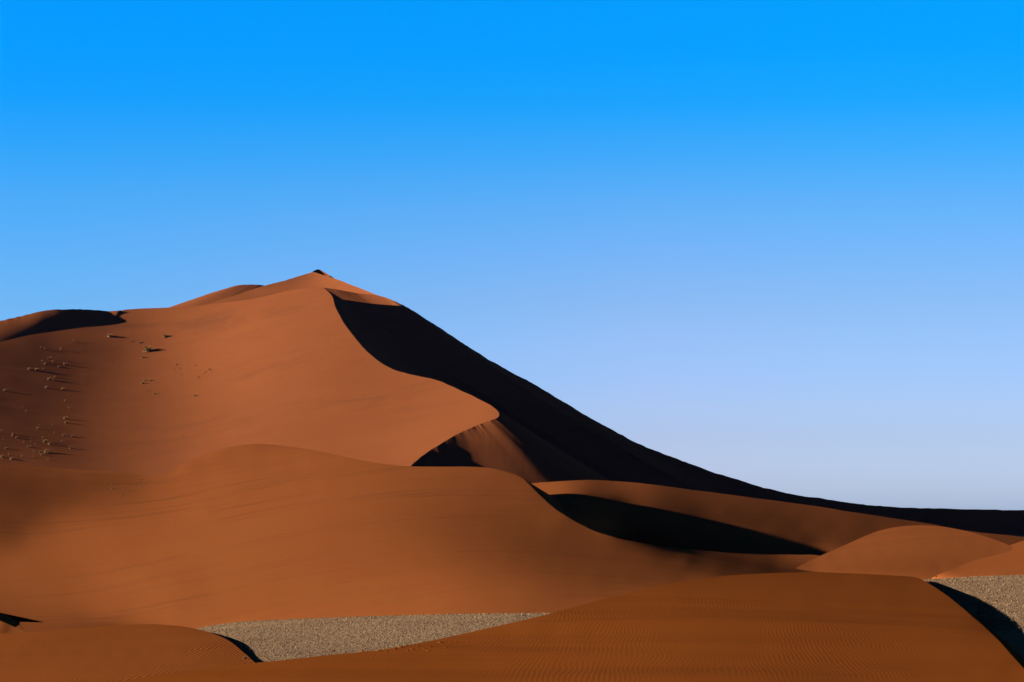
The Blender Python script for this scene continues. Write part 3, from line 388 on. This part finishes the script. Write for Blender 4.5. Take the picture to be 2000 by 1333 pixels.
# ------------------------------------------------------------------ ground: gravel plain that meets the foot of every dune
fB = curve3(botB[botB[:, 0] < 1150], dB, 80)
fE = curve3(botE2, dE2, 16)
gp = [(p[0], p[1], p[2] - float(.6 * np.clip((375 - 1000 - F * p[0] / p[1]) / 60, 0, 1))) for p in fB] + [(p[0] + 2, p[1] + 16, p[2] - 1.0) for p in fB[::6]] + [(-40, 182, -11.4), (-50, 215, -12), (-36, 202, -11.4), (-27, 122, -11.5), (-45, 140, -11.5), (-18, 115, -11), (-30, 190, -9.1)] + [tuple(p) for p in fE] + [(-14, 150, -9.2), (-20.5, 168, -9.12), (-18, 160, -9.1), (-16.5, 155, -9.15), (-5, 165, -9.5), (-45, 150, -9.3), (0, 120, -9.6), (39, 195, -8.85), (36, 203, -8.85), (42, 240, -8.85), (46, 262, -8.75), (51, 300, -8.2), (45, 262, -8.5), (70, 190, -8.8), (60, 260, -8.7)]
for a_ in range(0, 360, 24):
    gp.append((20 + 420 * math.cos(R(a_)), 260 + 420 * math.sin(R(a_)), -9.5))
gp = np.array(gp)
gr = np.linalg.norm(gp[:, None, :2] - gp[None, :, :2], axis=-1)
gw = np.linalg.solve(gr + 1e-3 * np.eye(len(gp)), gp[:, 2] + 9.5)
def GZ(x, y):
    x, y = np.broadcast_arrays(np.asarray(x, float), np.asarray(y, float))
    q = np.stack([x.ravel(), y.ravel()], -1)
    z = (np.linalg.norm(q[:, None] - gp[None, :, :2], axis=-1) @ gw).reshape(x.shape)
    f = np.clip((400 - np.hypot(x - 20, y - 260)) / 60, 0, 1)
    f = f * f * (3 - 2 * f)
    return -9.47 + z * f - 2.2 * np.exp(-((x + 33) / 8) ** 2 - ((y - 138) / 28) ** 2)
gx = np.r_[np.linspace(-5000, -160, 40), np.linspace(-150, 150, 241), np.linspace(160, 5000, 40)]
gy = np.r_[np.linspace(-300, 90, 20), np.linspace(92, 460, 300), np.linspace(470, 6000, 80)]
X, Y = np.meshgrid(gx, gy)
ground = build('ground', [np.stack([X, Y, GZ(X, Y)], -1)], m_grav, 'flat pale gravel plain between the dunes', 'gravel plain')

# loose stones and dry grass stubble on the plain
def stones(name, x0, x1, y0, y1, n, s0, s1, mat, label, keep=None):
    x = rng.uniform(x0, x1, n); y = rng.uniform(y0, y1, n)
    if keep is not None:
        k = keep(x, y); x, y = x[k], y[k]
    n = len(x)
    s = s0 + (s1 - s0) * rng.random(n) ** 3
    z = GZ(x, y); a = rng.uniform(0, 6.28, n)
    T = np.array([(1, 0, -.1), (.2, .9, -.1), (-.9, .4, -.1), (-.5, -.8, -.1), (.5, -.6, -.1), (.1, .1, .75)])
    T = T[None] * np.stack([rng.uniform(.6, 1.3, n), rng.uniform(.6, 1.3, n), rng.uniform(.5, 1.3, n)], -1)[:, None] + rng.normal(0, .12, (n, 6, 3))
    ca, sa = np.cos(a)[:, None], np.sin(a)[:, None]
    V = np.stack([T[..., 0] * ca - T[..., 1] * sa, T[..., 0] * sa + T[..., 1] * ca, T[..., 2]], -1) * (s / 2)[:, None, None] + np.stack([x, y, z], -1)[:, None]
    Fc = np.array([(0, 1, 5), (1, 2, 5), (2, 3, 5), (3, 4, 5), (4, 0, 5)])[None] + 6 * np.arange(n)[:, None, None]
    me = bpy.data.meshes.new(name); V = V.reshape(-1, 3); Fc = Fc.reshape(-1, 3)
    me.vertices.add(len(V)); me.vertices.foreach_set('co', V.astype(np.float32).ravel())
    me.loops.add(Fc.size); me.loops.foreach_set('vertex_index', Fc.astype(np.int32).ravel())
    me.polygons.add(len(Fc)); me.polygons.foreach_set('loop_start', np.arange(0, Fc.size, 3, dtype=np.int32))
    me.update(calc_edges=True); me.materials.append(mat)
    o = bpy.data.objects.new(name, me); COL.objects.link(o)
    o['label'] = label; o['category'] = 'gravel'; o['kind'] = 'stuff'
    return o
m_st, nt, b = new_mat('gravel_stone')
pos = N(nt, 'ShaderNodeNewGeometry').outputs['Position']
q = noise(nt, pos, 1.7, 2, .6); q2 = noise(nt, pos, .12, 3, .6)
c = mixc(nt, maprange(nt, q, .38, .62, 0, 1), (.54, .31, .18), (.96, .60, .31))
c = mixc(nt, maprange(nt, q2, .5, .7, 0, .6), c, (.36, .20, .12))
nt.links.new(c, b.inputs['Base Color'])
def inview(x, y):
    px = 1000 + F * x / y
    return (px > 330) & (px < 1150)
stones('gravel', -34, 12, 150, 300, 95000, .07, .21, m_st, 'pale speckled gravel and dry stubble on the plain left of centre', inview)
stones('gravel', 30, 85, 190, 372, 70000, .09, .38, m_st, 'coarse golden gravel and stubble on the plain at the right edge', lambda x, y: (F * x / y > 700) & (F * x / y < 1120))

# ------------------------------------------------------------------ dry tufts and bushes on the slopes
m_tuft, nt, b = new_mat('dry_grass')
pos = N(nt, 'ShaderNodeNewGeometry').outputs['Position']
c = mixc(nt, maprange(nt, noise(nt, pos, 1.1, 2, .6), .35, .65, 0, 1), (.62, .33, .12), (.92, .55, .23))
nt.links.new(c, b.inputs['Base Color'])
tr = N(nt, 'ShaderNodeBsdfTranslucent'); nt.links.new(c, tr.inputs[0]); mx = N(nt, 'ShaderNodeMixShader'); mx.inputs[0].default_value = .4
nt.links.new(b.outputs[0], mx.inputs[1]); nt.links.new(tr.outputs[0], mx.inputs[2]); nt.links.new(mx.outputs[0], nt.nodes['Material Output'].inputs['Surface'])
def tuft_mesh(name, seed, n, tall, spread, core):
    r = random.Random(seed); V = []; Fc = []
    if core:                                   # solid mound added inside the blades so the bush casts a shadow
        k = len(V); m_ = 9
        for ring, (rr, zz) in enumerate(((.46, -.12), (.40, .10), (.24, .22))):
            for i in range(m_):
                a = 6.283 * i / m_; q = rr * r.uniform(.8, 1.15)
                V.append((q * math.cos(a), q * math.sin(a), zz * tall * r.uniform(.8, 1.2)))
        V.append((0, 0, .30 * tall))
        for ring in range(2):
            for i in range(m_):
                j = (i + 1) % m_; a, b_ = k + ring * m_, k + (ring + 1) * m_
                Fc += [(a + i, a + j, b_ + j), (a + i, b_ + j, b_ + i)]
        for i in range(m_): Fc.append((k + 2 * m_ + i, k + 2 * m_ + (i + 1) % m_, k + 3 * m_))
    for i in range(n):
        a = r.uniform(0, 6.283); q = spread * math.sqrt(r.random()) * .5
        bx, by = .35 * q * math.cos(a), .35 * q * math.sin(a)
        h = tall * r.uniform(.5, 1.0) * (1 - .5 * q / max(spread, .01)); ln = q * r.uniform(.7, 1.2)
        tx, ty = bx + ln * math.cos(a), by + ln * math.sin(a); w_ = r.uniform(.018, .04)
        ox, oy = -math.sin(a + r.uniform(-1, 1)) * w_, math.cos(a + r.uniform(-1, 1)) * w_
        k = len(V)
        V += [(bx - ox, by - oy, -.1), (bx + ox, by + oy, -.1), ((bx + tx) / 2 + ox, (by + ty) / 2 + oy, h * .62), ((bx + tx) / 2 - ox, (by + ty) / 2 - oy, h * .62), (tx, ty, h)]
        Fc += [(k, k + 1, k + 2, k + 3), (k + 3, k + 2, k + 4)]
    me = bpy.data.meshes.new(name); me.from_pydata(V, [], Fc); me.update(); me.materials.append(m_tuft)
    return me
bushes = [tuft_mesh('dry_bush', 10 + i, 110, .55, 1.0, True) for i in range(4)]
tufts = [tuft_mesh('grass_tuft', 30 + i, 70, .95, .8, False) for i in range(4)]
ORD = ['first', 'second', 'third', 'fourth', 'fifth', 'sixth', 'seventh', 'eighth', 'ninth', 'tenth', 'eleventh', 'twelfth', 'thirteenth', 'fourteenth', 'fifteenth', 'sixteenth', 'seventeenth', 'eighteenth', 'nineteenth', 'twentieth']
def plants(items, depth, where, group, conv):
    """items: (x, y, width, kind) read off the photo; each stands on the dune surface"""
    P = sorted([(*conv(x, y), wd, k) for x, y, wd, k in items])
    for i, (px, py, wd, k) in enumerate(P):
        me = random.choice(bushes if k == 'b' else tufts)
        o = bpy.data.objects.new('dry_bush' if k == 'b' else 'grass_tuft', me); COL.objects.link(o)
        D = float(depth(px, py)); o.location = world(px, py, D)
        wm = wd * D / F
        hs = {'b': 1.25, 't': 1.0, 'h': 1.9}[k]
        o.scale = (wm, wm, wm * hs * random.uniform(.85, 1.15)); o.rotation_euler = (0, 0, random.uniform(0, 6.28))
        kind = {'b': 'rounded straw-coloured bush', 't': 'small dry grass tuft', 'h': 'thin upright grass tuft'}[k]
        o['label'] = kind + ', ' + (ORD[i] + ' from left in ' if len(P) > 1 else 'alone in ') + where
        o['category'] = 'bush' if k == 'b' else 'grass tuft'
        o['group'] = group
c1 = lambda x, y: (x / 2.962, 500 + y / 2.962)
def w1(L): return [(x, y, w_ / 2.6, k) for x, y, w_, k in L]
G1 = 'dry plants on the great dune'
o = None
plants([(852, 552, 56 / 2.9, 'b')], dA, 'the upper bowl, biggest on the slope', G1, c1)
plants(w1([(955, 470, 28, 'b'), (635, 468, 30, 'b'), (755, 496, 12, 't'), (805, 504, 16, 'b'), (822, 590, 16, 'b'), (632, 538, 8, 't')]), dA, 'loose scatter around the biggest tuft', G1, c1)
plants(w1([(424, 499, 10, 'h'), (235, 538, 10, 'h'), (258, 545, 10, 'h'), (350, 547, 12, 'h'), (464, 545, 10, 't')]), dA, 'top row below the black ridge shadow', G1, c1)
plants(w1([(278, 598, 12, 't'), (293, 600, 12, 'h'), (305, 620, 12, 'h'), (246, 612, 14, 'b'), (262, 628, 18, 'b'), (370, 632, 10, 'h'), (389, 634, 12, 'h'), (340, 645, 14, 'b'), (252, 654, 12, 'b'), (170, 659, 24, 'b'), (212, 662, 22, 'b')]), dA, 'upper cluster of the dark bowl', G1, c1)
plants(w1([(318, 703, 16, 'b'), (285, 716, 24, 'b'), (308, 722, 12, 't'), (267, 765, 18, 'b'), (363, 773, 20, 'b'), (472, 740, 8, 't'), (28, 782, 20, 'b')]), dA, 'second cluster down the dark bowl', G1, c1)
plants(w1([(375, 843, 14, 't'), (132, 879, 10, 't'), (150, 903, 12, 't'), (397, 882, 12, 't'), (402, 893, 8, 't'), (377, 944, 22, 'b'), (383, 968, 20, 'b')]), dA, 'sparse middle column of the dark bowl', G1, c1)
plants(w1([(232, 980, 8, 't'), (218, 1001, 18, 'b'), (303, 980, 8, 't'), (8, 1024, 14, 'h'), (78, 1035, 20, 'b'), (70, 1045, 14, 'b'), (97, 1055, 18, 'b'), (313, 1025, 9, 't'), (247, 1052, 12, 'b'), (368, 1043, 20, 'b'), (418, 1046, 16, 'b'), (18, 1066, 8, 't')]), dA, 'row at the top of the lowest cluster', G1, c1)
plants(w1([(182, 1057, 8, 't'), (180, 1076, 10, 't'), (206, 1092, 10, 't'), (260, 1077, 24, 'b'), (287, 1093, 22, 'b'), (138, 1080, 10, 't'), (162, 1107, 16, 'b'), (176, 1105, 12, 'b'), (357, 1076, 12, 't'), (408, 1115, 20, 'b'), (35, 1116, 18, 'b')]), dA, 'middle rows of the lowest cluster', G1, c1)
plants(w1([(197, 1130, 14, 'b'), (205, 1140, 10, 't'), (232, 1138, 18, 'b'), (238, 1152, 16, 'b'), (268, 1136, 28, 'b'), (260, 1145, 16, 'b'), (277, 1140, 14, 'b'), (50, 1154, 12, 't'), (12, 1166, 22, 'b'), (65, 1179, 22, 'b'), (12, 1178, 10, 't'), (277, 1183, 12, 't'), (192, 1165, 8, 't'), (125, 1166, 10, 'h')]), dA, 'bottom rows of the lowest cluster', G1, c1)
plants(w1([(1020, 632, 12, 't'), (1010, 652, 8, 't'), (1040, 652, 11, 't'), (1005, 666, 8, 't'), (1035, 664, 8, 't'), (1045, 687, 8, 't'), (1128, 636, 10, 't'), (1088, 627, 6, 't'), (1210, 662, 14, 't'), (1190, 674, 10, 't'), (1222, 670, 8, 't'), (1147, 705, 12, 't'), (1178, 684, 7, 't'), (1277, 622, 6, 't')]), dA, 'faint right-hand scatter on the sunny slope', G1, c1)
plants(w1([(835, 724, 13, 'b'), (824, 740, 20, 'b'), (870, 724, 16, 'b'), (910, 735, 8, 't'), (850, 783, 10, 't'), (891, 800, 18, 'b'), (740, 749, 8, 't'), (895, 767, 6, 't'), (958, 770, 6, 't')]), dA, 'small group in mid slope', G1, c1)
plants(w1([(1128, 813, 18, 'b'), (1062, 1047, 7, 't'), (627, 802, 7, 't'), (800, 972, 6, 't')]), dA, 'lone specks on the open sunny slope', G1, c1)
c8 = lambda x, y: (x / 4, 880 + y / 4)
G2 = 'tiny dry plants on the middle dune'
plants([(x, y, w_ / 4.5, 'b') for x, y, w_ in ((820, 263, 18), (880, 261, 20), (835, 289, 10), (820, 311, 14), (880, 301, 22), (910, 299, 10), (950, 346, 24), (944, 361, 14), (1000, 320, 16), (1016, 313, 12))], dB, 'left half of the low lobe patch', G2, c8)
plants([(x, y, w_ / 4.5, 'b') for x, y, w_ in ((1040, 226, 14), (1085, 233, 20), (1101, 229, 14), (1060, 251, 14), (1080, 251, 10), (1130, 236, 10), (1155, 231, 10), (1095, 281, 20), (1115, 273, 12), (1020, 219, 8))], dB, 'right half of the low lobe patch', G2, c8)
plants([(x, y, w_ / 4.5, 't') for x, y, w_ in ((490, 461, 14), (335, 157, 10), (422, 159, 12), (235, 161, 8))], dB, 'sparse specks on the brown lobe', G2, c8)
one = lambda x, y: (x, y)
plants([(478, 1287, 9, 'b')], dF, 'the tip of the bottom left rippled dune', 'lone plants near the plain', one)
plants([(1828, 1128, 5, 't')], dE2, 'the foot of the right edge dune', 'lone plants near the plain', one)

# broken sand crust clods along the near dune's left shoulder
def clod_mesh(seed):
    r = random.Random(seed); V = []; Fc = []; m_ = 10
    for rr, zz in ((.5, -.2), (.47, .05), (.3, .2)):
        for i in range(m_):
            a = 6.283 * i / m_; q = rr * r.uniform(.6, 1.25)
            V.append((q * math.cos(a) * 1.2, q * math.sin(a) * .9, zz * r.uniform(.6, 1.3)))
    V.append((.05, 0, .24))
    for ring in range(2):
        for i in range(m_):
            j = (i + 1) % m_; a, b_ = ring * m_, (ring + 1) * m_
            Fc += [(a + i, a + j, b_ + j), (a + i, b_ + j, b_ + i)]
    for i in range(m_): Fc.append((2 * m_ + i, 2 * m_ + (i + 1) % m_, 3 * m_))
    me = bpy.data.meshes.new('sand_clod'); me.from_pydata(V, [], Fc); me.update(); me.materials.append(m_near); return me
clods = [clod_mesh(s_) for s_ in range(5)]
cl = [(730, 798, 14), (940, 806, 18), (1000, 848, 12), (1052, 800, 20), (1108, 808, 14), (1112, 824, 10), (1170, 790, 20), (1210, 776, 24), (1262, 800, 14), (1275, 822, 10), (1292, 792, 18), (1330, 768, 14), (1378, 786, 14), (1402, 802, 18), (1420, 775, 20), (1490, 744, 22), (1526, 778, 16), (1508, 752, 10), (1560, 742, 12), (1604, 738, 14), (1690, 742, 10)]
for i, (x, y, wd) in enumerate(cl):
    px, py = 450 + x / 3.636, 1050 + y / 3.636 + 1
    D = float(dE(px, py)); o = bpy.data.objects.new('sand_clod', clods[i % 5]); COL.objects.link(o)
    o.location = world(px, py, D); wm = wd / 2.6 * D / F
    o.scale = (wm, wm * 1.6, wm * .9); o.rotation_euler = (0, 0, random.uniform(-.5, .5))
    o['label'] = ('small broken sand clod, %s from left along the near dune shoulder' % (ORD[i] if i < 20 else 'last')); o['category'] = 'sand clod'; o['group'] = 'sand clods on the near dune'

# ------------------------------------------------------------------ sky and sun
EL = 13.2
HAZE = 1.3e-5
w = bpy.data.worlds.new('World'); S.world = w; w.use_nodes = True
nt = w.node_tree; bg = nt.nodes['Background']; bg.inputs[1].default_value = .1
sky = N(nt, 'ShaderNodeTexSky', sky_type='NISHITA', sun_disc=False)
sky.sun_elevation = R(EL); sky.sun_rotation = R(-90)
mn = N(nt, 'ShaderNodeVectorMath', operation='MINIMUM'); mn.inputs[1].default_value = (4.2, 4.2, 4.2)
nt.links.new(sky.outputs[0], mn.inputs[0])
tc = N(nt, 'ShaderNodeTexCoord'); sx = N(nt, 'ShaderNodeSeparateXYZ'); nt.links.new(tc.outputs['Generated'], sx.inputs[0])
def lin(v): v /= 255; return v / 12.92 if v < .04045 else ((v + .055) / 1.055) ** 2.4
nish = {0.1: (2.4, 2.0, 1.15), 0.5: (2.5, 2.16, 1.22), 1.5: (3.28, 3.02, 1.77), 3: (3.44, 3.45, 2.25), 5: (3.2, 3.72, 3.0), 8: (2.54, 3.35, 3.42), 12: (1.91, 2.74, 3.29), 20: (1.29, 1.96, 2.72), 30: (.93, 1.45, 2.18), 45: (.68, 1.08, 1.71), 89: (.5, .81, 1.3)}
vis = {0.1: (168, 188, 218), .3: (172, 192, 222), 1.94: (170, 196, 232), 3.15: (158, 193, 236), 4.96: (138, 187, 238), 6.15: (118, 181, 242), 7.36: (95, 176, 245), 8.55: (62, 170, 249), 9.74: (24, 164, 252), 10.9: (2, 161, 254), 12.1: (0, 158, 255)}
want = {e: tuple(lin(float(q)) for q in c3) for e, c3 in vis.items()}
want.update({20: (.0, .04, .15), 30: (.0, .007, .05), 45: (.0, .005, .035), 89: (.0, .003, .02)})
ke = sorted(nish)
nish = {e: tuple(float(np.interp(e, ke, [nish[q][k] for q in ke])) for k in range(3)) for e in want}
K = 8.0
ramp = N(nt, 'ShaderNodeValToRGB'); cr = ramp.color_ramp; cr.interpolation = 'LINEAR'
nt.links.new(mathn(nt, 'MULTIPLY', sx.outputs[2], 1.0), ramp.inputs[0])
for i, e in enumerate(sorted(want)):
    pz = math.sin(R(e)); col = [want[e][k] / (nish[e][k] * .1) / K for k in range(3)]
    el = cr.elements[0] if i == 0 else (cr.elements[1] if i == 1 else cr.elements.new(pz))
    el.position = pz; el.color = (*col, 1)
m1 = N(nt, 'ShaderNodeVectorMath', operation='MULTIPLY'); nt.links.new(mn.outputs[0], m1.inputs[0]); nt.links.new(ramp.outputs[0], m1.inputs[1])
# paler away from the sun, deeper towards it
cmb = N(nt, 'ShaderNodeCombineXYZ')
fall = maprange(nt, sx.outputs[1], .45, .95, .05 * K, K)      # the sky darkens away from the bright northern horizon
for i, (k, lo, hi) in enumerate(((2.0, .62, 1.12), (.45, .90, 1.06), (.2, .96, 1.02))):
    t = mathn(nt, 'MULTIPLY_ADD', sx.outputs[0], k, 1.0)
    t = mathn(nt, 'MINIMUM', mathn(nt, 'MAXIMUM', t, lo), hi)
    nt.links.new(mathn(nt, 'MULTIPLY', t, fall), cmb.inputs[i])
m2 = N(nt, 'ShaderNodeVectorMath', operation='MULTIPLY'); nt.links.new(m1.outputs[0], m2.inputs[0]); nt.links.new(cmb.outputs[0], m2.inputs[1])
nt.links.new(m2.outputs[0], bg.inputs[0])

# thin desert air
m_hz = bpy.data.materials.new('haze'); m_hz.use_nodes = True
nt = m_hz.node_tree; nt.nodes.remove(nt.nodes['Principled BSDF'])
pv = nt.nodes.new('ShaderNodeVolumePrincipled'); pv.inputs['Density'].default_value = HAZE
pv.inputs['Color'].default_value = (.55, .52, 1, 1); pv.inputs['Anisotropy'].default_value = 0
nt.links.new(pv.outputs[0], nt.nodes['Material Output'].inputs['Volume'])
me = bpy.data.meshes.new('haze')
x0, x1, y0, y1, z0, z1 = -5200, 5200, -500, 6200, -12.5, 200
me.from_pydata([(x, y, z) for x in (x0, x1) for y in (y0, y1) for z in (z0, z1)], [], [(0, 1, 3, 2), (4, 6, 7, 5), (0, 4, 5, 1), (2, 3, 7, 6), (0, 2, 6, 4), (1, 5, 7, 3)])
me.materials.append(m_hz); hz = bpy.data.objects.new('haze', me); COL.objects.link(hz); hz['kind'] = 'stuff'
hz['label'] = 'thin bluish desert air over the dunes'

ld = bpy.data.lights.new('sun', 'SUN'); ld.energy = 4.4; ld.angle = R(.5); ld.color = (1, .93, .83)
sun = bpy.data.objects.new('sun', ld); COL.objects.link(sun)
sdir = Vector((-math.cos(R(EL)), 0.0, math.sin(R(EL))))
sun.rotation_euler = sdir.to_track_quat('Z', 'Y').to_euler()

S.view_settings.view_transform = 'Standard'; S.view_settings.look = 'None'; S.view_settings.exposure = 0; S.view_settings.gamma = 1
S.cycles.max_bounces = 4; S.cycles.diffuse_bounces = 0
